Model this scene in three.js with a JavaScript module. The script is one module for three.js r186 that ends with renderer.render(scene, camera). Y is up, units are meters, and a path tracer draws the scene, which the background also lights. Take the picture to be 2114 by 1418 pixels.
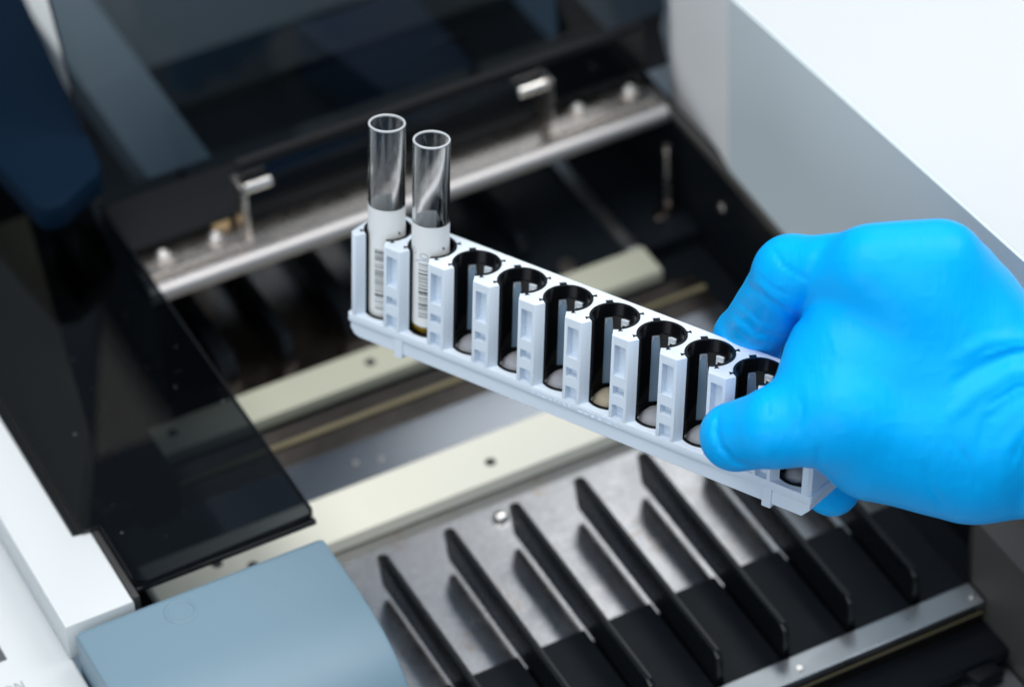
import * as THREE from 'three';
import { RoundedBoxGeometry } from 'three/addons/geometries/RoundedBoxGeometry.js';
import { mergeGeometries, toCreasedNormals } from 'three/addons/utils/BufferGeometryUtils.js';
import { TextGeometry } from 'three/addons/geometries/TextGeometry.js';
import { FontLoader } from 'three/addons/loaders/FontLoader.js';
import { MarchingCubes } from 'three/addons/objects/MarchingCubes.js';
import { RectAreaLightUniformsLib } from 'three/addons/lights/RectAreaLightUniformsLib.js';
import { ConvexGeometry } from 'three/addons/geometries/ConvexGeometry.js';
import { Brush, Evaluator, SUBTRACTION } from 'three-bvh-csg';

// ---------------------------------------------------------------- camera, light, exposure
const scene = new THREE.Scene();
const camera = new THREE.PerspectiveCamera(11.046, 1024 / 686, 0.05, 20);
const viewBasis = [[0.8870, -0.0408, 0.4599], [-0.3323, -0.7480, 0.5746], [0.3205, -0.6625, -0.6770]];   // rows: right, down, forward
{
  const [r, d, f] = viewBasis;
  const m = new THREE.Matrix4().makeBasis(new THREE.Vector3(...r), new THREE.Vector3(-d[0], -d[1], -d[2]), new THREE.Vector3(-f[0], -f[1], -f[2]));
  camera.quaternion.setFromRotationMatrix(m);
  camera.position.set(-0.4246, 0.9845, 0.9035);
}
camera.focus = 1.238;
camera.userData.fStop = 6.2;
scene.add(camera);
const renderer = new THREE.WebGLRenderer({ antialias: true });
renderer.toneMapping = THREE.LinearToneMapping;
renderer.toneMappingExposure = 1.0;
renderer.shadowMap.enabled = true;
renderer.setSize(1024, 686);
RectAreaLightUniformsLib.init();
scene.background = new THREE.Color(0.125, 0.17, 0.225);     // the pale laboratory all round

// ---------------------------------------------------------------- helpers (all shapes are written in millimetres)
const MM = 0.001;
let seed = 7;
const rnd = () => { seed = (seed * 1664525 + 1013904223) >>> 0; return seed / 4294967296; };
const used = {};
const numbered = (n) => { const k = used[n] = (used[n] ?? -1) + 1; return k ? n + '_' + String(k).padStart(3, '0') : n; };
function thing(name, label, category, group) {
  const o = new THREE.Group(); o.name = numbered(name); scene.add(o);
  o.userData = { label, category }; if (group) o.userData.group = group;
  return o;
}
function boxUV(g) {                                            // uv, one repeat to 100 mm, by each face's main direction
  const p = g.attributes.position, n = g.attributes.normal, uv = new Float32Array(p.count * 2);
  for (let i = 0; i < p.count; i += 3) {
    const s = (f) => Math.abs(n[f](i) + n[f](i + 1) + n[f](i + 2)), a = s('getX'), b = s('getY'), c = s('getZ');
    for (let k = i; k < i + 3 && k < p.count; k++) {
      const [u, v] = b >= a && b >= c ? [p.getX(k), p.getZ(k)] : a >= c ? [p.getZ(k), p.getY(k)] : [p.getX(k), p.getY(k)];
      uv[2 * k] = u * 10; uv[2 * k + 1] = v * 10;
    }
  }
  g.setAttribute('uv', new THREE.BufferAttribute(uv, 2));
  return g;
}
function clean(g) {
  g = g.index ? g.toNonIndexed() : g;
  for (const k of Object.keys(g.attributes)) if (!['position', 'normal', 'uv'].includes(k)) g.deleteAttribute(k);
  return g;
}
function part(name, geos, mat, parent, keepUV) {
  let list = (Array.isArray(geos) ? geos : [geos]).map((g) => { g = clean(g.clone()); g.scale(MM, MM, MM); return keepUV ? g : boxUV(g); });
  const g = list.length > 1 ? mergeGeometries(list) : list[0];
  const m = new THREE.Mesh(g, mat); m.name = parent.isScene ? numbered(name) : partName(name, parent);
  m.castShadow = m.receiveShadow = true; parent.add(m);
  return m;
}
function partName(name, parent) { const c = (parent.userData._n ??= {}); const k = c[name] = (c[name] ?? -1) + 1; return k ? name + '_' + String(k).padStart(3, '0') : name; }
const bx = (x0, x1, y0, y1, z0, z1, r = 0.4, s = 2) => {
  const g = new RoundedBoxGeometry(x1 - x0, y1 - y0, z1 - z0, s, Math.min(r, (x1 - x0) / 2.01, (y1 - y0) / 2.01, (z1 - z0) / 2.01));
  g.translate((x0 + x1) / 2, (y0 + y1) / 2, (z0 + z1) / 2); return g;
};
const poly = (pts) => new THREE.Shape(pts.map((p) => new THREE.Vector2(...p)));
// outline in (x, z) seen from above, pulled up from y0 to y1
function slab(shape, y0, y1, bevel = 0, seg = 24) {
  const g = new THREE.ExtrudeGeometry(shape, { depth: y1 - y0 - 2 * bevel, bevelEnabled: bevel > 0, bevelSize: bevel, bevelThickness: bevel, bevelOffset: -bevel, bevelSegments: 2, curveSegments: seg });
  g.translate(0, 0, bevel); g.rotateX(-Math.PI / 2); g.scale(1, 1, -1);          // (x, y, depth) -> (x, depth, y)
  flip(g); g.translate(0, y0, 0); return g;
}
function flip(g) {                                              // mirror repair: turn the triangles over
  g = g.index ? g.toNonIndexed() : g;
  for (const k of Object.keys(g.attributes)) {
    const a = g.attributes[k], n = a.itemSize;
    for (let i = 0; i < a.count; i += 3) for (let j = 0; j < n; j++) { const t = a.array[(i + 1) * n + j]; a.array[(i + 1) * n + j] = a.array[(i + 2) * n + j]; a.array[(i + 2) * n + j] = t; }
  }
  g.computeVertexNormals(); return toCreasedNormals(g, 0.55);
}
// outline in (z, y), pulled along x from x0 to x1
function along(pts, x0, x1, bevel = 0) {
  const g = new THREE.ExtrudeGeometry(pts instanceof THREE.Shape ? pts : poly(pts), { depth: x1 - x0 - 2 * bevel, bevelEnabled: bevel > 0, bevelSize: bevel, bevelThickness: bevel, bevelOffset: -bevel, bevelSegments: 2, curveSegments: 24 });
  g.translate(0, 0, bevel); g.rotateY(Math.PI / 2); g.scale(1, 1, -1);             // (z, y, d) -> (d, y, z)
  const h = flip(g); h.translate(x0, 0, 0); return h;
}
const cyl = (x, y0, y1, z, r0, r1 = r0, n = 28) => { const g = new THREE.CylinderGeometry(r1, r0, y1 - y0, n); g.translate(x, (y0 + y1) / 2, z); return g; };
const lathe = (pts, n = 64) => new THREE.LatheGeometry(pts.map((p) => new THREE.Vector2(...p)), n);

// ---------------------------------------------------------------- procedural textures
function noiseGrid(n, cells, sd) {                              // tileable value noise
  let s = sd; const r = () => { s = (s * 1664525 + 1013904223) >>> 0; return s / 4294967296; };
  const g = Array.from({ length: cells * cells }, r), out = new Float32Array(n * n), sm = (t) => t * t * (3 - 2 * t);
  for (let y = 0; y < n; y++) for (let x = 0; x < n; x++) {
    const fx = x / n * cells, fy = y / n * cells, ix = Math.floor(fx), iy = Math.floor(fy), u = sm(fx - ix), v = sm(fy - iy);
    const at = (a, b) => g[((b + cells) % cells) * cells + (a + cells) % cells];
    out[y * n + x] = (at(ix, iy) * (1 - u) + at(ix + 1, iy) * u) * (1 - v) + (at(ix, iy + 1) * (1 - u) + at(ix + 1, iy + 1) * u) * v;
  }
  return out;
}
function tex(n, fn, srgb, rx = 1, ry = 1) {
  const d = new Uint8Array(n * n * 4);
  for (let y = 0; y < n; y++) for (let x = 0; x < n; x++) { const c = fn(x, y, y * n + x); for (let k = 0; k < 3; k++) d[(y * n + x) * 4 + k] = Math.max(0, Math.min(255, c[k] * 255)); d[(y * n + x) * 4 + 3] = 255; }
  const t = new THREE.DataTexture(d, n, n); t.wrapS = t.wrapT = THREE.RepeatWrapping; t.magFilter = THREE.LinearFilter; t.minFilter = THREE.LinearFilter;
  if (srgb) t.colorSpace = THREE.SRGBColorSpace; t.repeat.set(rx, ry); t.needsUpdate = true; return t;
}
const N1 = noiseGrid(512, 8, 11), N2 = noiseGrid(512, 24, 23), N3 = noiseGrid(512, 96, 37), N4 = noiseGrid(512, 256, 51);
const fine = tex(512, (x, y, i) => { const v = 0.5 * N4[i] + 0.3 * N3[i] + 0.2 * N2[i]; return [v, v, v]; }, false, 6, 6);
const smudge = tex(512, (x, y, i) => { const v = 0.55 + 0.45 * (0.5 * N1[i] + 0.3 * N2[i] + 0.2 * N3[i]); return [v, v, v]; });
const brushed = tex(512, (x, y, i) => { const v = 0.62 + 0.22 * N4[(y * 512) + (x >> 5)] + 0.16 * N2[i]; return [v, v, v]; });
const rust = tex(512, (x, y, i) => {                            // bare steel with small tan stains
  const s = Math.max(0, N1[i] * 0.6 + N2[i] * 0.5 + N3[i] * 0.25 - 0.93) * 2.6, k = Math.min(0.75, s), t = 0.9 + 0.1 * N3[i];
  return [(0.80 - 0.06 * k) * t, (0.80 - 0.22 * k) * t, (0.81 - 0.34 * k) * t];
}, true, 1.6, 1.6);
const gloveSkin = tex(512, (x, y, i) => { const r = (n) => 1 - Math.abs(2 * n - 1), q = ((y >> 1) * 512 + ((x * 3) & 511)) % 262144, v = 0.5 * r(N2[i]) + 0.2 * N1[i] + 0.3 * r(N2[q]); return [v, v, v]; });
const dust = tex(512, (x, y, i) => { const v = 0.10 + 0.25 * Math.max(0, N1[i] * 0.6 + N2[i] * 0.4 - 0.45); return [v, v, v]; });

// ---------------------------------------------------------------- materials
const std = (c, rough, o = {}) => new THREE.MeshPhysicalMaterial({ color: new THREE.Color(...c), roughness: rough, ...o });
const M = {
  rack: std([0.72, 0.81, 0.91], 0.42, { bumpMap: fine, bumpScale: 0.00004 }),
  strip: std([0.30, 0.46, 0.63], 0.3),
  liner: std([0.005, 0.0055, 0.007], 0.22, { specularIntensity: 0.7 }),
  pad: std([0.56, 0.585, 0.65], 0.7, { bumpMap: fine, bumpScale: 0.0006 }),
  padStained: std([0.62, 0.56, 0.42], 0.7, { bumpMap: fine, bumpScale: 0.0006 }),
  glass: std([0.97, 0.985, 1], 0.02, { transmission: 1, thickness: 0.001, ior: 1.5 }),
  rim: std([0.8, 0.84, 0.88], 0.3, { transmission: 0.35, thickness: 0.0005 }),  // pale ring: the overhead reflection on the rim is put into the colour
  serum: std([0.62, 0.40, 0.02], 0.15, { clearcoat: 1 }),
  white: std([0.635, 0.675, 0.695], 0.45, { bumpMap: fine, bumpScale: 0.00004 }),
  panel: std([0.95, 0.97, 0.985], 0.45),  // same white housing, colour lifted to stand for stronger light
  wallShade: std([0.66, 0.75, 0.795], 0.5, { bumpMap: fine, bumpScale: 0.00004 }),  // white housing too, its shaded tone put into the colour
  slate: std([0.17, 0.27, 0.345], 0.38, { bumpMap: fine, bumpScale: 0.00005 }),
  steel: std([1, 1, 1], 0.24, { map: rust, metalness: 1, roughnessMap: smudge, roughness: 0.3 }),
  bronze: std([0.23, 0.2, 0.18], 0.3, { metalness: 1, roughnessMap: smudge }),
  rail: std([0.62, 0.58, 0.55], 0.34, { metalness: 1, roughnessMap: brushed }),
  lip: std([0.5, 0.49, 0.495], 0.5, { metalness: 1 }),
  bright: std([0.82, 0.8, 0.77], 0.22, { metalness: 1 }),
  screw: std([0.6, 0.59, 0.58], 0.38, { metalness: 1 }),
  bar: std([0.44, 0.47, 0.495], 0.42, { metalness: 1, roughnessMap: smudge }),
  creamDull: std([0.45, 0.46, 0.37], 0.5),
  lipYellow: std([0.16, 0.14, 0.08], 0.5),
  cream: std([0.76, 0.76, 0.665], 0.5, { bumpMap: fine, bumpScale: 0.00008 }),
  black: std([0.005, 0.007, 0.010], 0.5, { roughnessMap: smudge, specularIntensity: 0.32 }),
  blackPlate: std([0.006, 0.009, 0.0125], 0.5, { roughnessMap: smudge, specularIntensity: 0.32 }),
  fin: std([0.004, 0.0055, 0.0075], 0.36, { roughnessMap: smudge, specularIntensity: 0.75 }),
  smoke: std([0.132, 0.172, 0.205], 0.015, { transmission: 1, thickness: 0, ior: 1.45, side: THREE.DoubleSide }),
  lidFoot: std([0.005, 0.006, 0.008], 0.5, { specularIntensity: 0.35 }),
  smokeDark: std([0.09, 0.103, 0.115], 0.015, { transmission: 1, thickness: 0, ior: 1.45, side: THREE.DoubleSide }),
  mirror: std([0.56, 0.6, 0.66], 0.15, { metalness: 1 }),
  smokeEdge: std([0.008, 0.009, 0.011], 0.2),
  blue: std([0.0, 0.008, 0.022], 0.7, { specularIntensity: 0.2 }),
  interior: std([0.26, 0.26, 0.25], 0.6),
  dark: std([0.03, 0.03, 0.032], 0.55),
  taupe: std([0.06, 0.058, 0.054], 0.55, { roughnessMap: smudge }),
  brownGrey: std([0.9, 0.74, 0.52], 0.6),
  glove: std([0.0, 0.43, 0.99], 0.41, { specularIntensity: 0.25, bumpMap: gloveSkin, bumpScale: 0.00019 }),
  brass: std([0.75, 0.55, 0.3], 0.4, { metalness: 0.6 }),
  print: std([0.3, 0.34, 0.36], 0.6),
  ink: std([0.08, 0.09, 0.1], 0.6),
  lamp: new THREE.MeshStandardMaterial({ color: 0x111111, emissive: new THREE.Color(1, 1, 1), emissiveIntensity: 0.9 }),
};

// ---------------------------------------------------------------- ceiling lamps of the laboratory, with added fill and reflection lights (outside the picture)
function areaLamp(x, y, z, w, h, power, target, label, tone = [1, 0.985, 0.96], name = 'ceiling_light') {
  const t = thing(name, label, name.replace('_', ' '));
  t.position.set(x, y, z); t.lookAt(...target);
  const f = new THREE.Mesh(new THREE.BoxGeometry(w + 0.06, h + 0.06, 0.05), M.white); f.name = 'frame'; f.position.z = -0.04; t.add(f);
  const p = new THREE.Mesh(new THREE.PlaneGeometry(w, h), M.lamp); p.name = 'lamp_panel'; p.position.z = -0.012; t.add(p);
  const l = new THREE.RectAreaLight(new THREE.Color(...tone), power, w, h); l.name = 'lamp_light';
  l.position.set(x, y, z); l.lookAt(...target); scene.add(l);
}
areaLamp(-0.42, 1.75, -0.02, 1.3, 1.4, 3.3, [-0.32, 0, 0], 'large square ceiling light high above the left of the analyser');
areaLamp(1.15, 1.7, 0.1, 1.0, 1.3, 4.6, [0.1, 0, 0], 'large square ceiling light high above the right of the analyser');
areaLamp(-1.9, 1.0, 1.15, 1.8, 1.2, 1.7, [0, 0.1, 0], 'large upright fill lamp added to the left of the analyser', [0.86, 0.94, 1], 'fill_lamp');  // unseen fill, added to brighten the rack front
areaLamp(-0.1, 1.95, 1.75, 1.1, 0.7, 3.0, [0.05, 0.2, 0.1], 'ceiling light in front of the analyser behind the camera');
areaLamp(1.8, 2.35, -2.1, 1.5, 1.3, 1.0, [0, 0, 0], 'wide pale light added far behind the analyser on the right', [0.93, 0.98, 1]);  // not a ceiling lamp: added to give the steel plate bright reflections

// ================================================================= the analyser body
const body = thing('laboratory_analyser', 'large white laboratory analyser whose opened sample bay fills the background', 'analyser');
// white right housing: inner side coloured as shaded, rear panel as better lit, top
{
  part('right_housing', along([[-104, 46], [300, 46], [300, 168], [-104, 139]], 157, 158.5), M.wallShade, body);
  part('housing_top', along([[-104.2, 133], [300, 162], [300, 168], [-104.2, 139]], 158.6, 420, 0.2), M.white, body);
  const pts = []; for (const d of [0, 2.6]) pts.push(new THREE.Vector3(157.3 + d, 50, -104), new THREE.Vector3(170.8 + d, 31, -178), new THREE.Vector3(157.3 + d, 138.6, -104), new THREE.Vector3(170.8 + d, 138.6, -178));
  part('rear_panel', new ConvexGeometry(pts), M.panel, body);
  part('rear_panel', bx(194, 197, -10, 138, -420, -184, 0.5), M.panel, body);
  part('housing_top', bx(173, 420, 133, 139, -420, -104.6, 0.8), M.white, body);
}
// black inner side wall of the bay and the grey post at the front right
part('inner_wall', bx(157.2, 160, -12, 49.6, -260, 112, 0.3), M.black, body);
part('inner_wall', along([[-170, 49.8], [-104, 49.8], [-40, 46], [60, 40], [110, 38], [110, 36], [-170, 48]], 155.5, 157.4, 0), M.taupe, body);
part('side_post', slab(poly([[140, 112.5], [158, 84], [190, 84], [190, 320], [140, 320]]), -60, 36.5, 0.6), M.taupe, body);
// floor of the back lanes, with the strips across the bay
part('bay_floor', bx(-170, 157, -14, -9, -270, 140, 0.3), M.black, body);
part('rear_lane_plate', bx(-135, 38, -9, -0.6, -262, -128.6, 0.3), M.bronze, body);
part('rear_lane_plate', bx(38.4, 156.8, -9, -0.8, -262, -128.6, 0.3), M.blackPlate, body);
for (let k = 0; k < 8; k++) {
  const x = -122 + 28.8 * k;
  const z0 = -255, z1 = k > 5 ? -148 : -140;
  part('rear_lane_fin', along([[z0, -0.4], [z0, 11], [z1 - 4, 11], [z1, 4], [z1, -0.4]], x, x + (k % 2 ? 5 : 8), 0.4), M.fin, body);
}
part('guide_rail', bx(121, 127, -0.8, 3, -215, -128, 0.8), M.bar, body);
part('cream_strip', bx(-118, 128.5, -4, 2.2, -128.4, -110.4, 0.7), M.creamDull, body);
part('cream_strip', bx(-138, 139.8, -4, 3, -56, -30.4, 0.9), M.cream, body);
part('bronze_strip', bx(-138, 139.8, -6, -0.4, -104.5, -80.4, 0.4), M.bronze, body);
part('strip_lip', bx(-138, 139.8, -0.3, 0.7, -95, -92.6, 0.3), M.lipYellow, body);
part('mirror_strip', bx(-138, 139.8, -6, 1.2, -80, -56.4, 0.5), M.mirror, body);
part('gap_channel', bx(-138, 139.8, -9, -5, -110.2, -104.7, 0.2), M.black, body);
for (const [x, y, z] of [[9.6, 3, -40], [-110, 3, -42], [-98, 3, -34], [-6, 2.2, -119.5], [-95, 2.2, -121]])
  part('strip_hole', cyl(x, y - 1, y + 0.12, z, 2.3, 2.3, 20), M.dark, body);
for (const [x, z] of [[-37, -69], [-27, -66]]) part('rivet', cyl(x, 1, 1.6, z, 1.4, 1.1, 18), M.rail, body);
for (const [x, y, z, r] of [[94.2, 0, -133.6, 5], [0.3, 0, -130.6, 4]]) part('floor_screw', cyl(x, y - 1, y + 2.2, z, r, r * 0.8, 24), M.rail, body);
// dark bracket and blocks beneath the left cover
part('cover_block', bx(-124, -106, -8, 12, -126, -84, 1.5), M.black, body);
part('cover_block', bx(-94, -82, 0, 46, -215, -160, 1), M.dark, body);
// inner sill seen through the left cover
part('inner_sill', slab(poly([[-128, -262], [-101, -262], [-130, -120], [-150, -84], [-162, -60], [-160, -140]]), -8, 20, 0.8), M.brownGrey, body);
// sheet metal rail over the rear lanes
{
  part('hinge_rail', bx(-86, 155.4, 48.4, 50, -177, -156.7, 0.3), M.rail, body);
  const s = new THREE.Shape(); s.moveTo(-156.6, 50.3); s.lineTo(-155.2, 50.3);
  s.absarc(-155.2, 46.2, 4.1, Math.PI / 2, -Math.PI / 2, true); s.lineTo(-158, 42.1); s.lineTo(-158, 43.4); s.lineTo(-155.2, 43.4);
  s.absarc(-155.2, 46.2, 2.8, -Math.PI / 2, Math.PI / 2, false); s.lineTo(-156.6, 49); s.closePath();
  part('rail_lip', along(s, -86, 155.4), M.lip, body);
  part('rail_back', along([[-177.3, 30], [-177.3, 55.6], [-215, 55.6], [-215, 30]], -83.5, 156), M.dark, body);
}
function hingeBracket(x0, x1, xUp, dir, xs) {
  const b = part('hinge_bracket', [bx(x0, x1, 50.2, 51.8, -177, -159.6, 0.5)], M.rail, body);
  part('bracket_arm', slab(poly([[xUp - 1.3, -160], [xUp + 1.3, -160], [xUp + 1.3, -170], [xUp - 1.3, -170]]), 51.6, 80, 0.3), M.rail, b);
  const p = new THREE.CylinderGeometry(2.5, 2.5, 13, 24); p.rotateZ(Math.PI / 2); p.translate(xUp + dir * 6.6, 76.5, -164);
  const cap = new THREE.SphereGeometry(2.5, 20, 12); cap.scale(0.4, 1, 1); cap.translate(xUp + dir * 13, 76.5, -164);
  part('hinge_pin', [p, cap], M.bright, b);
  for (const x of xs) {
    const w = lathe([[0, 0], [4.4, 0], [4.4, 0.7], [4.2, 0.9], [0, 0.9]], 32); w.translate(x, 51.8, -168.5);
    const h = lathe([[0, 2.2], [1.0, 2.2], [1.1, 3.1], [1.9, 3.0], [2.7, 2.6], [3.2, 1.9], [3.4, 0.8], [0, 0.8]].reverse(), 32); h.translate(x, 51.8, -168.5);
    part('bracket_screw', h, M.screw, b); part('screw_washer', w, M.rail, b);
  }
}
hingeBracket(-82, -37, -38, 1, [-73, -49.4]);
hingeBracket(102.5, 153, 103.6, -1, [120, 145.3]);
part('stop_block', bx(-48, -40, 50.2, 55, -180.5, -174, 0.8), M.brass, body);
// thin rod in the back right corner
part('guide_rod', [cyl(151, -2, 33, -146, 1.5), cyl(151, 33, 36, -146, 2.4, 1.8)], M.rail, body);
part('rod_clamp', [bx(144, 153, -6, 0, -150, -143, 1.2), bx(151, 156, -9, -2, -138, -132, 1.4), cyl(151, 0, 5, -146, 3.4)], M.bronze, body);
part('wall_screw', (() => { const g = new THREE.SphereGeometry(2.4, 16, 10); g.scale(0.4, 1, 1); g.translate(156.9, 24.4, -110); return g; })(), M.rail, body);
// left housing: white top bar, outer side, lower white panel
part('left_housing', slab(poly([[-188.5, -300], [-188.5, 10.6], [-161.3, 10.6], [-161.3, -31.5], [-168, -32.5], [-168, -300]]), 38.2, 55, 0.9), M.white, body);
part('lower_panel', bx(-420, -187.6, 20, 38, -300, 330, 1.2), M.white, body);
part('panel_window', bx(-240, -209, 37.6, 38.25, -60, -1.2, 0.2), M.ink, body);
part('inner_seal', slab(poly([[-161, -31.2], [-158.4, -31.2], [-158.4, 9.4], [-161, 9.4]]), 30, 55.3, 0.4), M.dark, body);
part('inner_seal', slab(poly([[-167.8, -300], [-164.6, -300], [-164.6, -32.8], [-167.8, -32.8]]), 30, 54, 0.4), M.smokeEdge, body);
const sansFont = await new FontLoader().loadAsync('fonts/droid/droid_sans_regular.typeface.json');
{
  const g = new TextGeometry('ON', { font: sansFont, size: 4.2, depth: 0.12, curveSegments: 5, bevelEnabled: false });
  g.rotateX(-Math.PI / 2); g.computeBoundingBox(); g.translate(-208.4 - g.boundingBox.max.x, 38, 15.6);
  part('panel_lettering', g, M.print, body);
}
// dim inside of the machine behind the opened lid
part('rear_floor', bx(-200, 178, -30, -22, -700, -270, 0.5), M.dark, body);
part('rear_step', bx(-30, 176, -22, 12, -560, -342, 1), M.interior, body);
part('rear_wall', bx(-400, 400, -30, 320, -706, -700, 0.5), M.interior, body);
part('rear_frame_bar', bx(-59.5, -30, 38, 55, -640, -214, 1.5), M.white, body);
part('rear_cabinet', slab(poly([[60, -335], [118, -335], [118, -262], [74, -268]]), -20, 14, 1.5), std([0.06, 0.08, 0.13], 0.5), body);
// front bar under the lanes with the ledge below it
// ================================================================= loading tray
const tray = thing('loading_tray', 'stained steel loading tray with a row of black lane fins below the rack', 'tray');
const plate = part('steel_plate', bx(-92, 139.6, -8, -4.5, -34, 62, 0.2), M.steel, tray);
for (let k = -1; k < 7; k++) {
  const x = -57.6 + 28.8 * k;
  const sh = [[-1.6, 0], [-4.8, 12.2], [-3.6, 14.8], [-0.6, 16.6], [3, 17], [106.6, 17], [109, 15], [109.6, 11], [109.6, 0]];
  part('lane_fin', along(sh, x, x + 3, 0.5), M.fin, tray);
  if (k < 6) part('lane_floor', bx(x + 3.2, x + 28.6, -8, 0.4, 58, 111.6, 0.7), M.blackPlate, tray);
}
part('lane_floor', bx(118.6, 139.6, -8, 0.4, 58, 111.6, 0.7), M.blackPlate, tray);
{
  const screw = lathe([[0, 3.4], [1.6, 3.2], [2.9, 2.2], [3.4, 0.8], [3.5, 0]].reverse(), 28); screw.translate(1.5, -4.5, -16);
  part('plate_screw', screw, M.bright, tray);
}
part('front_bar', bx(-90, 139, 0, 3.2, 111.8, 123.4, 0.6), M.bar, tray);
part('bar_face', bx(-90, 138.6, -11.5, -0.2, 116.5, 122.8, 0.5), M.bronze, tray);
part('bar_groove', bx(-90, 138.6, -3.4, -2.4, 122.6, 123.2, 0.2), M.lipYellow, tray);
part('lower_ledge', bx(-90, 139, -24, -17, 118, 330, 0.6), M.bar, tray);
part('ledge_knob', slab(poly([[118, 126], [130, 127], [134, 146], [121, 148]]), -17, -11, 1.2), M.black, tray);
for (const [x, z, r] of [[59, 119, 1.6], [136, 119, 1.2]]) part('bar_screw', cyl(x, 3, 4, z, r, r * 0.8, 18), M.bright, tray);

// ================================================================= grey front cover
{
  const t = thing('front_cover', 'slate blue-grey plastic front cover with a faint moulded ring, at the lower left', 'cover');
  const s = new THREE.Shape(); s.moveTo(13.2, -20); s.lineTo(13.2, 51); s.absarc(17.2, 51, 4, Math.PI, Math.PI / 2, true);
  s.lineTo(46, 55); s.bezierCurveTo(74, 55, 90, 44, 98, 20); s.lineTo(108, -20); s.closePath();
  part('cover_shell', along(s, -186.6, -86, 2.2), M.slate, t);
  const ring = new THREE.TorusGeometry(5.6, 0.8, 10, 48); ring.rotateX(Math.PI / 2); ring.scale(1, 0.55, 1); ring.translate(-148.2, 54.95, 24);
  part('moulded_ring', ring, M.slate, t);
}

// ================================================================= smoked covers
function pane(name, geo, parent) { return part(name, geo, M.smoke, parent); }
{
  const t = thing('left_smoked_cover', 'flat dark smoked cover panel lying over the left of the bay', 'cover panel');
  const r = 4, s = new THREE.Shape();                            // outline in (x, z)
  s.moveTo(-84.3, -206); s.lineTo(-84.3, 3 - r); s.quadraticCurveTo(-84, 3, -84 - r, 3); s.lineTo(-157.6 + r, 4.4); s.quadraticCurveTo(-157.6, 4.4, -157.6, 4.4 - r);
  s.lineTo(-157.6, -30.5); s.lineTo(-164.2, -31.5); s.lineTo(-164.2, -290); s.lineTo(-110, -290); s.closePath();
  const g = new THREE.ShapeGeometry(s, 12); g.rotateX(-Math.PI / 2); g.scale(1, 1, -1); flipIndexed(g); g.translate(0, 56.4, 0);
  part('smoked_pane', g, M.smokeDark, t);
  // polished dark rim, a thin band round the sheet
  const pts = s.getPoints(12), rim = [];
  for (let i = 0; i < pts.length; i++) {
    const a = pts[i], b = pts[(i + 1) % pts.length], L = a.distanceTo(b); if (L < 0.01) continue;
    const e = new THREE.BoxGeometry(L + 0.5, 2.6, 0.7); e.rotateY(-Math.atan2(b.y - a.y, b.x - a.x)); e.translate((a.x + b.x) / 2, 55.4, (a.y + b.y) / 2); rim.push(e);
  }
  part('cover_rim', rim, M.smokeEdge, t);
  const specks = [];
  for (let i = 0; i < 18; i++) { const g = new THREE.SphereGeometry(0.12 + 0.2 * rnd() ** 4, 6, 4); g.scale(1, 0.3, 1); g.translate(-155 + 68 * rnd(), 56.5, -150 + 148 * rnd()); specks.push(g); }
  part('dust', specks, M.pad, t).userData.kind = 'stuff';
  const fold = bx(-157.8, -84.2, 51.6, 54, 2.2, 4.6, 0.6); part('front_lip', fold, M.smokeEdge, t);
}
function flipIndexed(g) { const a = g.index.array; for (let i = 0; i < a.length; i += 3) { const t = a[i]; a[i] = a[i + 1]; a[i + 1] = t; } g.computeVertexNormals(); }
{
  const t = thing('raised_smoked_lid', 'raised dark smoked lid leaning back over the hinge rail', 'lid');
  // sheet: flat foot (z -173..-196), a bend, then leaning back by 20 degrees
  const LEN = 215, sn = Math.sin(Math.PI * 20 / 180), cs = Math.cos(Math.PI * 20 / 180);
  const prof = [[-205, 57.5], [-205 - 9 * sn, 57.5 + 9 * cs], [-205 - LEN * sn, 57.5 + LEN * cs]];
  part('lid_foot', slab(poly([[-84, -173], [167, -173], [168, -175], [176, -196], [183, -206], [-84, -206]]), 55.8, 57.4, 0.3), M.lidFoot, t);
  const sheet = (x0, x1, pr) => {
    const pos = [], idx = []; pr.forEach(([z, y]) => { pos.push(x0, y, z, x1, y, z); });
    for (let i = 0; i < pr.length - 1; i++) idx.push(2 * i, 2 * i + 1, 2 * i + 3, 2 * i, 2 * i + 3, 2 * i + 2);
    const g = new THREE.BufferGeometry(); g.setAttribute('position', new THREE.Float32BufferAttribute(pos, 3)); g.setIndex(idx); g.computeVertexNormals();
    g.setAttribute('uv', new THREE.Float32BufferAttribute(new Float32Array(pos.length / 3 * 2), 2)); return g;
  };
  const main = sheet(-84, 184, prof), n = prof.length;
  const wing = sheet(184, 250, [prof[1], prof[2]]);
  pane('smoked_pane', [main, wing], t);
  const edge = (x) => { const out = []; for (let i = 0; i < n - 1; i++) { const [z0, y0] = prof[i], [z1, y1] = prof[i + 1], L = Math.hypot(z1 - z0, y1 - y0); const e = new THREE.BoxGeometry(0.7, 2.2, L + 0.3); e.rotateX(-Math.atan2(y1 - y0, z1 - z0)); e.translate(x, (y0 + y1) / 2, (z0 + z1) / 2); out.push(e); } return out; };
  part('lid_edge', edge(-84), M.smokeEdge, t);
  part('lid_edge', bx(184, 250, prof[1][1] - 0.6, prof[1][1] + 0.6, prof[1][0] - 1, prof[1][0] + 1, 0.4), M.smokeEdge, t);
  // dark angle strip along the lid, above the hinge pins
  part('lid_flange', along([[-166.6, 83.5], [-166.6, 87.2], [-169.5, 88], [-171.5, 86.5]], -37, 152, 0.5), M.lidFoot, t);
  pane('flange_pane', sheet(-37, 152, [[-167.2, 63], [-167.2, 86]]), t);
  part('lid_flange', bx(-37.4, -36.6, 63, 88, -168, -166.4, 0.2), M.smokeEdge, t);
}
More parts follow.
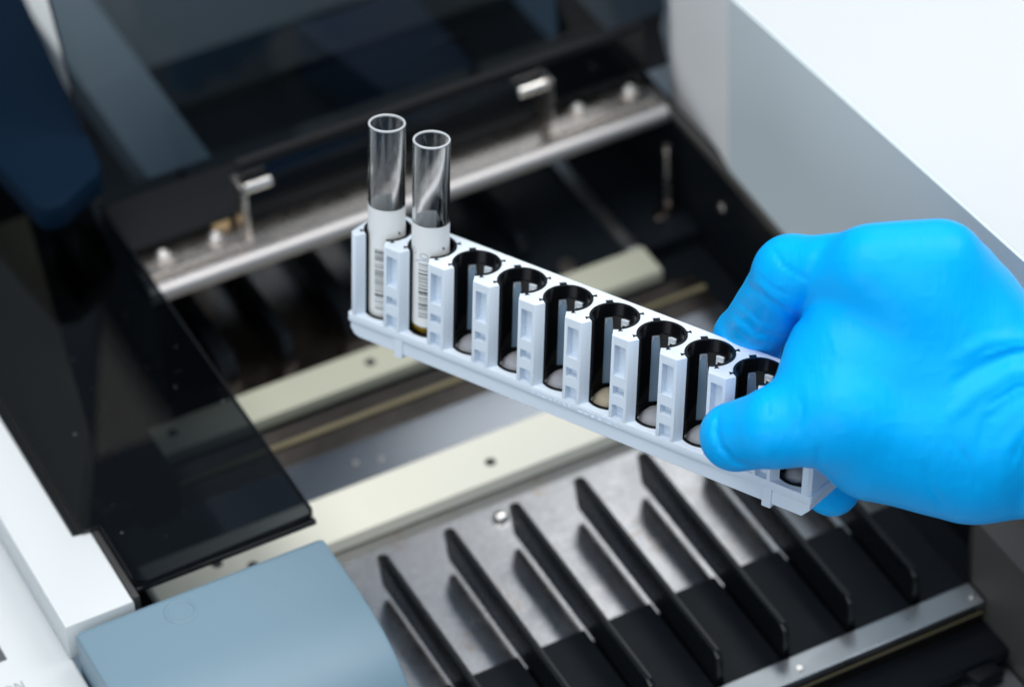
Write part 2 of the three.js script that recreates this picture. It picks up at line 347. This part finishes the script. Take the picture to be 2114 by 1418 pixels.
// ================================================================= blue arm cover
{
  const t = thing('blue_arm', 'dark blue plastic arm cover with black slots, behind the left cover', 'arm cover');
  const s = new THREE.Shape(); const r = 8;                      // in (x, z)
  s.moveTo(-52, -460); s.lineTo(-85, -190 - r); s.quadraticCurveTo(-86, -189, -86 - r, -187); s.lineTo(-117 + r, -178); s.quadraticCurveTo(-119, -178, -119.5, -178 - r);
  s.lineTo(-124, -232); s.lineTo(-160, -460); s.closePath();
  part('arm_shell', slab(s, 76, 88, 1.6), M.blue, t);
  for (const [x0, z0] of [[-121, -262], [-109, -262]]) part('arm_slot', bx(x0, x0 + 6, 88, 88.6, z0 - 70, z0, 0.2), M.black, t);
}

// ================================================================= tube rack
const rackMatrix = new THREE.Matrix4().set(0.46378, 0.13297, -0.87591, -0.0338, 0.04255, 0.98419, 0.17193, 0.1558, 0.88493, -0.11701, 0.45079, -0.0224, 0, 0, 0, 1);
function place(o) { o.applyMatrix4(rackMatrix); return o; }
const rack = thing('tube_rack', 'pale bluish-white ten-slot sample tube rack held in mid air by the gloved hand', 'tube rack');
place(rack);
{
  const R0 = 9, h = 4.5, wl = Math.sqrt(R0 * R0 - h * h), a0 = Math.atan2(wl, h), F = 11.3;
  const s = new THREE.Shape();                                  // in (u, w)
  s.moveTo(-9.8, -F + 1); s.lineTo(-9.8, 9.4); s.lineTo(-8, F); s.lineTo(-6.4, F); s.lineTo(-h, wl);
  for (let i = 0; i < 10; i++) {
    const c = 20 * i;
    for (let k = 1; k <= 40; k++) { const a = Math.PI - a0 + (k / 40) * (Math.PI + 2 * a0); s.lineTo(c + R0 * Math.cos(a), R0 * Math.sin(a)); }
    s.lineTo(c + 6.4, F);
    if (i < 9) { s.lineTo(c + 13.6, F); s.lineTo(c + 20 - h, wl); }
  }
  s.lineTo(188.6, F); s.lineTo(189.8, F - 1.2); s.lineTo(189.8, -F + 1); s.lineTo(188.8, -F); s.lineTo(-8.8, -F);
  let g = slab(s, -34.3, 0, 0.35);
  // window recesses in the front of each post
  const cutters = [];
  for (let i = 0; i < 9; i++) for (const [v1, v0] of [[-3.5, -16.1], [-20.4, -24.2], [-28.2, -34.0]]) { const b = new THREE.BoxGeometry(4.7, v1 - v0, 6); b.translate(20 * i + 10.05, (v0 + v1) / 2, F - 3.2 + 3); cutters.push(b.toNonIndexed()); }
  const ev = new Evaluator(); ev.attributes = ['position', 'normal', 'uv'];
  const A = new Brush(clean(g)), B = new Brush(mergeGeometries(cutters)); A.updateMatrixWorld(); B.updateMatrixWorld();
  const cut = ev.evaluate(A, B, SUBTRACTION).geometry;
  part('rack_body', toCreasedNormals(clean(cut), 0.5), M.rack, rack);
  // front rail with round wells, base skirt, locating keys
  const rail = new THREE.Shape(); rail.moveTo(-10.4, -F); rail.lineTo(-10.4, F - 1.4); rail.quadraticCurveTo(-10.4, F, -9, F); rail.lineTo(189, F); rail.quadraticCurveTo(190.4, F, 190.4, F - 1.4); rail.lineTo(190.4, -F); rail.closePath();
  for (let i = 0; i < 10; i++) { const p = new THREE.Path(); p.absarc(20 * i, 0, R0, 0, Math.PI * 2, true); rail.holes.push(p); }
  part('bottom_rail', slab(rail, -37.6, -34.1, 0.3, 40), M.rack, rack);
  const skirt = new THREE.ExtrudeGeometry(poly([[-9.6, -37.5], [189.6, -37.5], [189.6, -40.6], [186.6, -43.9], [-5.6, -43.9], [-7.8, -43.2], [-9.6, -40.8]]), { depth: 20, bevelEnabled: true, bevelSize: 0.3, bevelThickness: 0.3, bevelOffset: -0.3, bevelSegments: 2 });
  skirt.translate(0, 0, -10);
  part('base_skirt', skirt, M.rack, rack);
  for (const u of [11.2, 170.9]) part('locating_key', bx(u, u + 3.7, -45.4, -37.2, 8, 11.25, 0.35), M.rack, rack);
  // black liners: partial sleeves open to the front, with a slot to the rear left
  const sleeve = (r1, r0, y0, y1, from, to, n = 40) => {
    const sh = new THREE.Shape(); sh.absarc(0, 0, r1, from, to, false); sh.absarc(0, 0, r0, to, from, true); sh.closePath();
    return slab(sh, y0, y1, 0, n);
  };
  const D = Math.PI / 180;                                       // angle measured from +u towards +w
  const lip = sleeve(8.95, 8.0, -5.5, 0.12, 121 * D, 419 * D);
  const wallA = sleeve(8.9, 8.2, -33.6, -5.4, 121 * D, 213 * D), wallB = sleeve(8.9, 8.2, -33.6, -5.4, 243 * D, 419 * D);
  const foot = sleeve(8.9, 8.0, -37.9, -33.5, 0, 2 * Math.PI - 1e-4);
  const tab = (a, w0, w1) => { const g = slab(poly([[8.6, -w0], [9.6, -w0], [10.5, -w1], [10.5, w1], [9.6, w0], [8.6, w0]]), -3, 0.1, 0); g.rotateY(-a); return g; };
  const tabs = [tab(135 * D, 0.45, 0.95), tab(45 * D, 0.45, 0.95), tab(-45 * D, 0.45, 0.95), tab(225 * D, 1.3, 1.3)];
  const tongue = new THREE.ExtrudeGeometry(poly([[-2.1, 0], [2.1, 0], [0.9, -14.5], [-0.5, -14.5]]), { depth: 0.7, bevelEnabled: false }); tongue.translate(0, -4.8, -0.35); tongue.rotateY(-(252 - 270) * D + Math.PI); tongue.translate(8.0 * Math.cos(247 * D), 0, 8.0 * Math.sin(247 * D));
  const strip = new THREE.ExtrudeGeometry(poly([[-1.9, -33.5], [2.2, -33.5], [1.7, -9], [0.9, -7], [-0.2, -7], [-0.6, -9]]), { depth: 0.5, bevelEnabled: false }); strip.translate(0, 0, -0.25); strip.rotateY(Math.PI / 2 - 228 * D); strip.translate(8.72 * Math.cos(228 * D), 0, 8.72 * Math.sin(228 * D));
  const clip = bx(-1.6, 1.6, -10.4, -5.6, -0.5, 0.5, 0.3); clip.rotateY(Math.PI / 2 - 268 * D); clip.translate(7.7 * Math.cos(268 * D), 0, 7.7 * Math.sin(268 * D));
  const clipGlint = bx(-0.7, 0.9, -10.2, -7.6, 0.45, 0.8, 0.1); clipGlint.rotateY(Math.PI / 2 - 268 * D + Math.PI); clipGlint.translate(7.7 * Math.cos(268 * D), 0, 7.7 * Math.sin(268 * D));
  const padG = lathe([[0, 4.4], [2.6, 4.2], [4.6, 3.2], [6.2, 1.4], [7.2, -1]].reverse(), 28); padG.translate(0, -36, 0);
  for (let i = 0; i < 10; i++) {
    const at = (g) => { const c = g.clone(); c.translate(20 * i, 0, 0); return c; };
    const l = part('tube_liner', [lip, wallA, wallB, foot, tongue, ...tabs].map(at), M.liner, rack);
    part('liner_strip', at(strip), M.strip, l);
    if (i > 1) { part('liner_clip', at(clip), M.rack, l); part('clip_glint', at(clipGlint), M.bright, l); part('bottom_pad', at(padG), i === 5 ? M.padStained : M.pad, l); }
    const dash = bx(-1.5, 1.5, -0.4, 0.25, -0.25, 0.25, 0.12); dash.rotateY(Math.PI / 2 - 225 * D); dash.translate(20 * i + 11.1 * Math.cos(225 * D), 0, 10.85 * Math.sin(225 * D));
    if (i > 1) part('raised_mark', dash, M.rack, rack);
  }
  // moulded lettering on the bottom rail
  const font = await new FontLoader().loadAsync('fonts/droid/droid_sans_regular.typeface.json');
  const word = (t, u, wid) => { const g = new TextGeometry(t, { font, size: 2.1, depth: 0.3, curveSegments: 4, bevelEnabled: false }); g.computeBoundingBox(); g.scale(wid / (g.boundingBox.max.x - g.boundingBox.min.x), 1, 1); g.translate(u, -37, F - 0.08); return g; };
  part('moulded_lettering', [word('BECKMAN', 72.5, 17.5), word('COULTER', 93, 17)], M.rack, rack);
}

// ================================================================= two sample tubes
function labelTexture(sd, scribble) {
  const c = document.createElement('canvas'); c.width = 512; c.height = 512; const x = c.getContext('2d');
  x.fillStyle = '#e9ecec'; x.fillRect(0, 0, 512, 512);
  let s = sd; const r = () => { s = (s * 1664525 + 1013904223) >>> 0; return s / 4294967296; };
  x.fillStyle = '#22282a';
  for (let y = 188; y < 468;) { const bar = 2 + Math.floor(r() * r() * 11), gap = 3 + Math.floor(r() * 9); x.fillRect(286, y, 112, bar); y += bar + gap; }
  x.fillRect(424, 104, 9, 14); x.fillRect(432, 112, 7, 8); x.fillRect(420, 168, 12, 6);
  if (scribble) {
    x.strokeStyle = '#6f7fa8'; x.lineWidth = 3; x.beginPath(); x.moveTo(240, 120); x.bezierCurveTo(268, 122, 276, 144, 254, 152); x.stroke();
    x.beginPath(); x.ellipse(318, 148, 22, 13, 0.1, 0, 7); x.stroke(); x.beginPath(); x.moveTo(262, 186); x.bezierCurveTo(290, 164, 350, 160, 372, 186); x.stroke();
  }
  const t = new THREE.CanvasTexture(c); t.colorSpace = THREE.SRGBColorSpace; return t;
}
function sampleTube(u, w, lean, label, sd, scribble, fill, bottomLabel) {
  const t = thing('sample_tube', label, 'sample tube', 'sample tubes standing in the rack');
  const m = new THREE.Matrix4().multiplyMatrices(rackMatrix, new THREE.Matrix4().makeTranslation(u * MM, 0, w * MM).multiply(new THREE.Matrix4().makeRotationZ(lean)));
  t.applyMatrix4(m);
  const top = 43.4, b = -37.6, ro = 6.85, ri = 5.95;
  const prof = [[0.01, b], [3.6, b + 0.4], [6.0, b + 1.6], [ro, b + 3.4], [ro, top - 0.25], [ro - 0.2, top], [ri + 0.2, top], [ri, top - 0.25], [ri, b + 4.6], [4.6, b + 2.9], [2.6, b + 1.5], [0.01, b + 0.9]];
  part('tube_wall', lathe(prof, 96), M.glass, t);
  const rimG = new THREE.TorusGeometry(6.4, 0.42, 10, 72); rimG.rotateX(Math.PI / 2); rimG.translate(0, top + 0.1, 0);
  part('tube_rim', rimG, M.rim, t);
  // paper label wound round the tube, short of a full turn
  const mat = std([1, 1, 1], 0.6, { map: labelTexture(sd, scribble), side: THREE.DoubleSide });
  const N = 72, pos = [], uv = [], idx = [], span = 5.0, from = -0.6;
  for (let k = 0; k <= N; k++) {
    const a = from + (k / N) * span, rr = ro + 0.09 + (k > N - 4 ? (k - N + 4) * 0.12 : 0), up = 10.2 + 1.0 * Math.sin(a * 0.5 + 0.4), lo = bottomLabel;
    pos.push(rr * Math.cos(a), up, rr * Math.sin(a), rr * Math.cos(a), lo, rr * Math.sin(a));
    uv.push(1 - k / N, 1, 1 - k / N, 0); if (k < N) idx.push(2 * k, 2 * k + 1, 2 * k + 2, 2 * k + 2, 2 * k + 1, 2 * k + 3);
  }
  const lg = new THREE.BufferGeometry(); lg.setAttribute('position', new THREE.Float32BufferAttribute(pos, 3)); lg.setAttribute('uv', new THREE.Float32BufferAttribute(uv, 2)); lg.setIndex(idx); lg.computeVertexNormals();
  part('paper_label', lg, mat, t, true);
  part('serum', lathe([[0.01, b + 1.0], [2.6, b + 1.6], [4.7, b + 3.0], [6.1, b + 4.6], [6.1, fill], [0.01, fill]], 64), M.serum, t);
}
sampleTube(-0.8, 0, 0.004, 'clear sample tube in the end slot of the rack, plain barcode label without scribble', 5, false, -31.5, -34.6);
sampleTube(19.2, 0, 0.004, 'clear sample tube in the second slot, barcode label with faint blue scribble', 91, true, -29.5, -31.2);

// ================================================================= gloved hand
{
  const hand = thing('gloved_hand', 'right hand in a bright blue glove gripping the end of the white rack', 'gloved hand');
  const [r, d, f] = viewBasis;
  hand.applyMatrix4(new THREE.Matrix4().makeBasis(new THREE.Vector3(...r), new THREE.Vector3(-d[0], -d[1], -d[2]), new THREE.Vector3(-f[0], -f[1], -f[2])).setPosition(0.0640, 0.1758, 0.1537));
  const cap = (p, x, y, z) => {                                  // tapered capsule: ax ay az ar bx by bz br
    const [ax, ay, az, ar, bx_, by, bz, br] = p, dx = bx_ - ax, dy = by - ay, dz = bz - az, L = dx * dx + dy * dy + dz * dz;
    const t = Math.max(0, Math.min(1, ((x - ax) * dx + (y - ay) * dy + (z - az) * dz) / L));
    return Math.hypot(x - ax - dx * t, y - ay - dy * t, z - az - dz * t) - (ar + (br - ar) * t);
  };
  const palm = [
    [110, -8, -14, 28, 56, -5, -8, 27], [110, -24, -14, 27, 54, -19.5, -8, 27.5],
    [36, -8, -2, 18, 0, 36.6, 10, 12.4], [38, -4, -2, 18, 21, 38.6, 8, 11.6], [44, -2, -10, 17, 29.5, 35, -7, 12.6], [48, -6, -18, 16, 38.5, 26, -20, 12.2],
    [0, 36, 8, 11.4, 21, 37.6, 6, 11.4], [12, 24, 4, 15, 30, 18, -4, 16],
    [33, -20, -2, 22, -9, -11.5, 8, 17], [30, -25, -6, 22, 1, -23.5, -4, 18], [10, 6, 2, 14, -10, 8, -4, 13], [-11, 7, -6, 13, -5, 25, -3, 11], [-8, 17, -12, 10, -17, 5, -28, 9.5], [-18, -3, 1, 11.2, -8, 2, 2, 14], [20, 8, -14, 18, 40, -12, -18, 20],
  ];
  const thumb = [[-9, -12.5, 8, 16.8, -32, -16.6, 3, 13.4], [-32, -16.6, 3, 13.4, -45.4, -20, -11, 12.2]];
  const fingers = [
    [[0, 37, 10, 12.6, -26, 35.6, -13, 12.7], [-26, 35.6, -13, 12.7, -38.4, 13, -53, 11.6], [-38.4, 13, -53, 11.6, -37.5, -2, -60.5, 10.6]],
    [[21, 38, 8, 12, 14, 22, -42, 12], [14, 22, -42, 12, 0, -18, -56, 11], [0, -18, -56, 11, -8.2, -39.2, -58, 10.4]],
    [[30, 35, -6, 12.5, 27, 22, -52, 11.8], [27, 22, -52, 11.8, 18, -14, -62, 11], [18, -14, -62, 11, 10, -31, -62, 10]],
    [[38, 26, -20, 11, 40, 16, -56, 10.4], [40, 16, -56, 10.4, 34, -8, -64, 9.6], [34, -8, -64, 9.6, 26, -22, -64, 9]],
  ];
  const smin = (a, b, k) => { const h = Math.max(k - Math.abs(a - b), 0) / k; return Math.min(a, b) - h * h * k * 0.25; };
  // folds of the stretched glove: [amplitude, width, points x y ...] seen from the back of the hand
  const folds = [
    [-0.28, 0.7, [-46, 17.5, -39, 12, -33, 11]], [0.28, 0.8, [-40, 33, -34, 28, -28, 24]], [-0.3, 1, [-26, -5, -25, -12, -27, -18]], [-0.25, 0.9, [-36, -8, -35, -13]], [0.4, 1.2, [62, 12, 46, 10.5, 33, 7]], [-0.4, 1.1, [62, 0, 46, -3, 36, -9]], [0.35, 1.1, [60, -14, 49, -20, 45, -32]], [-0.3, 1, [24, -20, 30, -28, 34, -38]],
    [-0.9, 2.2, [-16, 46, -21, 34, -23, 24, -24, 17]], [-0.35, 0.8, [-44, 27, -37, 20, -28, 16.5]], [-0.3, 0.8, [-39, 36, -33, 30.5, -26, 27]],
    [-0.55, 1.1, [-41, 32, -33, 26, -25, 20.5]], [0.4, 1.6, [-42.5, 29.5, -35, 23, -27, 18]], [-0.5, 1.0, [-45, 23, -37, 15.5, -28, 13.5]], [0.35, 1.4, [-46, 20, -38, 13, -29, 11.5]], [-0.4, 0.9, [-47, 15, -40, 9.5, -31, 7]],
    [-0.4, 1.1, [-33, 44, -30, 38, -22, 33]],
    [0.9, 2.6, [62, 15, 52, 14, 36, 12, 25, 6]], [-0.8, 2.2, [62, 10, 45, 8, 32, 2.5, 24, -3]], [0.9, 2.8, [62, 4, 44, 2, 32, -5, 22, -14]], [-0.7, 2.4, [62, -3, 46, -6, 36, -14, 33, -25]], [0.8, 3, [62, -10, 50, -14, 42, -24, 42, -40]], [-0.7, 2.4, [62, -18, 52, -24, 48, -44]],
    [-0.5, 1.6, [15, -29, 18, -36, 24, -44]], [0.6, 2, [62, -27, 55, -34, 52, -48]],
    [-1.0, 1.2, [-51.2, -12.3, -52.4, -17.5, -51, -23, -46.5, -28, -41, -30]], [0.5, 1.3, [-53.6, -13, -55, -19, -53, -25]],
    [-0.5, 1.3, [-19.5, -22, -19.5, -33]], [-0.3, 1.4, [-33, -24, -34, -30]],
  ];
  const foldAt = (x, y) => {
    let s = 0;
    for (const [amp, wid, p] of folds) {
      let best = 1e9, end = 1;
      for (let i = 0; i < p.length - 2; i += 2) {
        const dx = p[i + 2] - p[i], dy = p[i + 3] - p[i + 1], t = Math.max(0, Math.min(1, ((x - p[i]) * dx + (y - p[i + 1]) * dy) / (dx * dx + dy * dy)));
        const q = Math.hypot(x - p[i] - dx * t, y - p[i + 1] - dy * t);
        if (q < best) { best = q; const g = (i / 2 + t) / (p.length / 2 - 1); end = Math.min(1, 5 * Math.min(g + 0.05, 1.05 - g)); }
      }
      if (best < 4 * wid) s += amp * end * Math.exp(-((best / wid) ** 2));
    }
    return s + 0.18 * Math.sin(0.21 * x + 0.13 * y) * Math.sin(0.17 * y - 0.11 * x + 1);
  };
  const sdf = (x, y, z) => {
    let v = 1e9; for (const c of palm) v = smin(v, cap(c, x, y, z), 15);
    let t = 1e9; for (const c of thumb) t = smin(t, cap(c, x, y, z), 3.5);
    v = smin(v, t, 6);
    for (const fg of fingers) { let q = 1e9; for (const c of fg) q = smin(q, cap(c, x, y, z), 4); v = smin(v, q, 3); }
    if (v < 5) v -= z > -58 ? foldAt(x, y) : 0;
    return Math.max(v, x - 100);
  };
  const RES = 128, half = 86, cx = 24, cy = 2, cz = -16;
  const mc = new MarchingCubes(RES, M.glove, false, false, 400000); mc.isolation = 0;
  const hs = RES / 2;
  for (let k = 0; k < RES; k++) for (let j = 0; j < RES; j++) for (let i = 0; i < RES; i++)
    mc.field[k * RES * RES + j * RES + i] = -sdf(cx + (i - hs) / hs * half, cy + (j - hs) / hs * half, cz + (k - hs) / hs * half);
  mc.update();
  const nv = mc.count, P = new Float32Array(nv * 3), Nn = new Float32Array(nv * 3), e = 0.35;
  for (let i = 0; i < nv; i++) {
    const x = cx + mc.positionArray[3 * i] * half, y = cy + mc.positionArray[3 * i + 1] * half, z = cz + mc.positionArray[3 * i + 2] * half;
    const gx = sdf(x + e, y, z) - sdf(x - e, y, z), gy = sdf(x, y + e, z) - sdf(x, y - e, z), gz = sdf(x, y, z + e) - sdf(x, y, z - e), L = Math.hypot(gx, gy, gz) || 1;
    P.set([x, y, z], 3 * i); Nn.set([gx / L, gy / L, gz / L], 3 * i);
  }
  let a = [0, 1, 2].map((k) => new THREE.Vector3().fromArray(P, 3 * k)), turned = 0;
  for (let i = 0; i < Math.min(nv, 3000); i += 3) {
    a = [0, 1, 2].map((k) => new THREE.Vector3().fromArray(P, 3 * (i + k)));
    const nn = a[1].sub(a[0]).cross(a[2].sub(a[0])); turned += Math.sign(nn.dot(new THREE.Vector3().fromArray(Nn, 3 * i)));
  }
  if (turned < 0) for (let i = 0; i < nv; i += 3) for (const arr of [P, Nn]) for (let j = 0; j < 3; j++) { const t = arr[3 * (i + 1) + j]; arr[3 * (i + 1) + j] = arr[3 * (i + 2) + j]; arr[3 * (i + 2) + j] = t; }
  const g = new THREE.BufferGeometry(); g.setAttribute('position', new THREE.BufferAttribute(P, 3)); g.setAttribute('normal', new THREE.BufferAttribute(Nn, 3)); g.setAttribute('uv', new THREE.BufferAttribute(new Float32Array(nv * 2), 2));
  part('glove', g, M.glove, hand);
}

scene.traverse((o) => { delete o.userData._n; });
renderer.render(scene, camera);
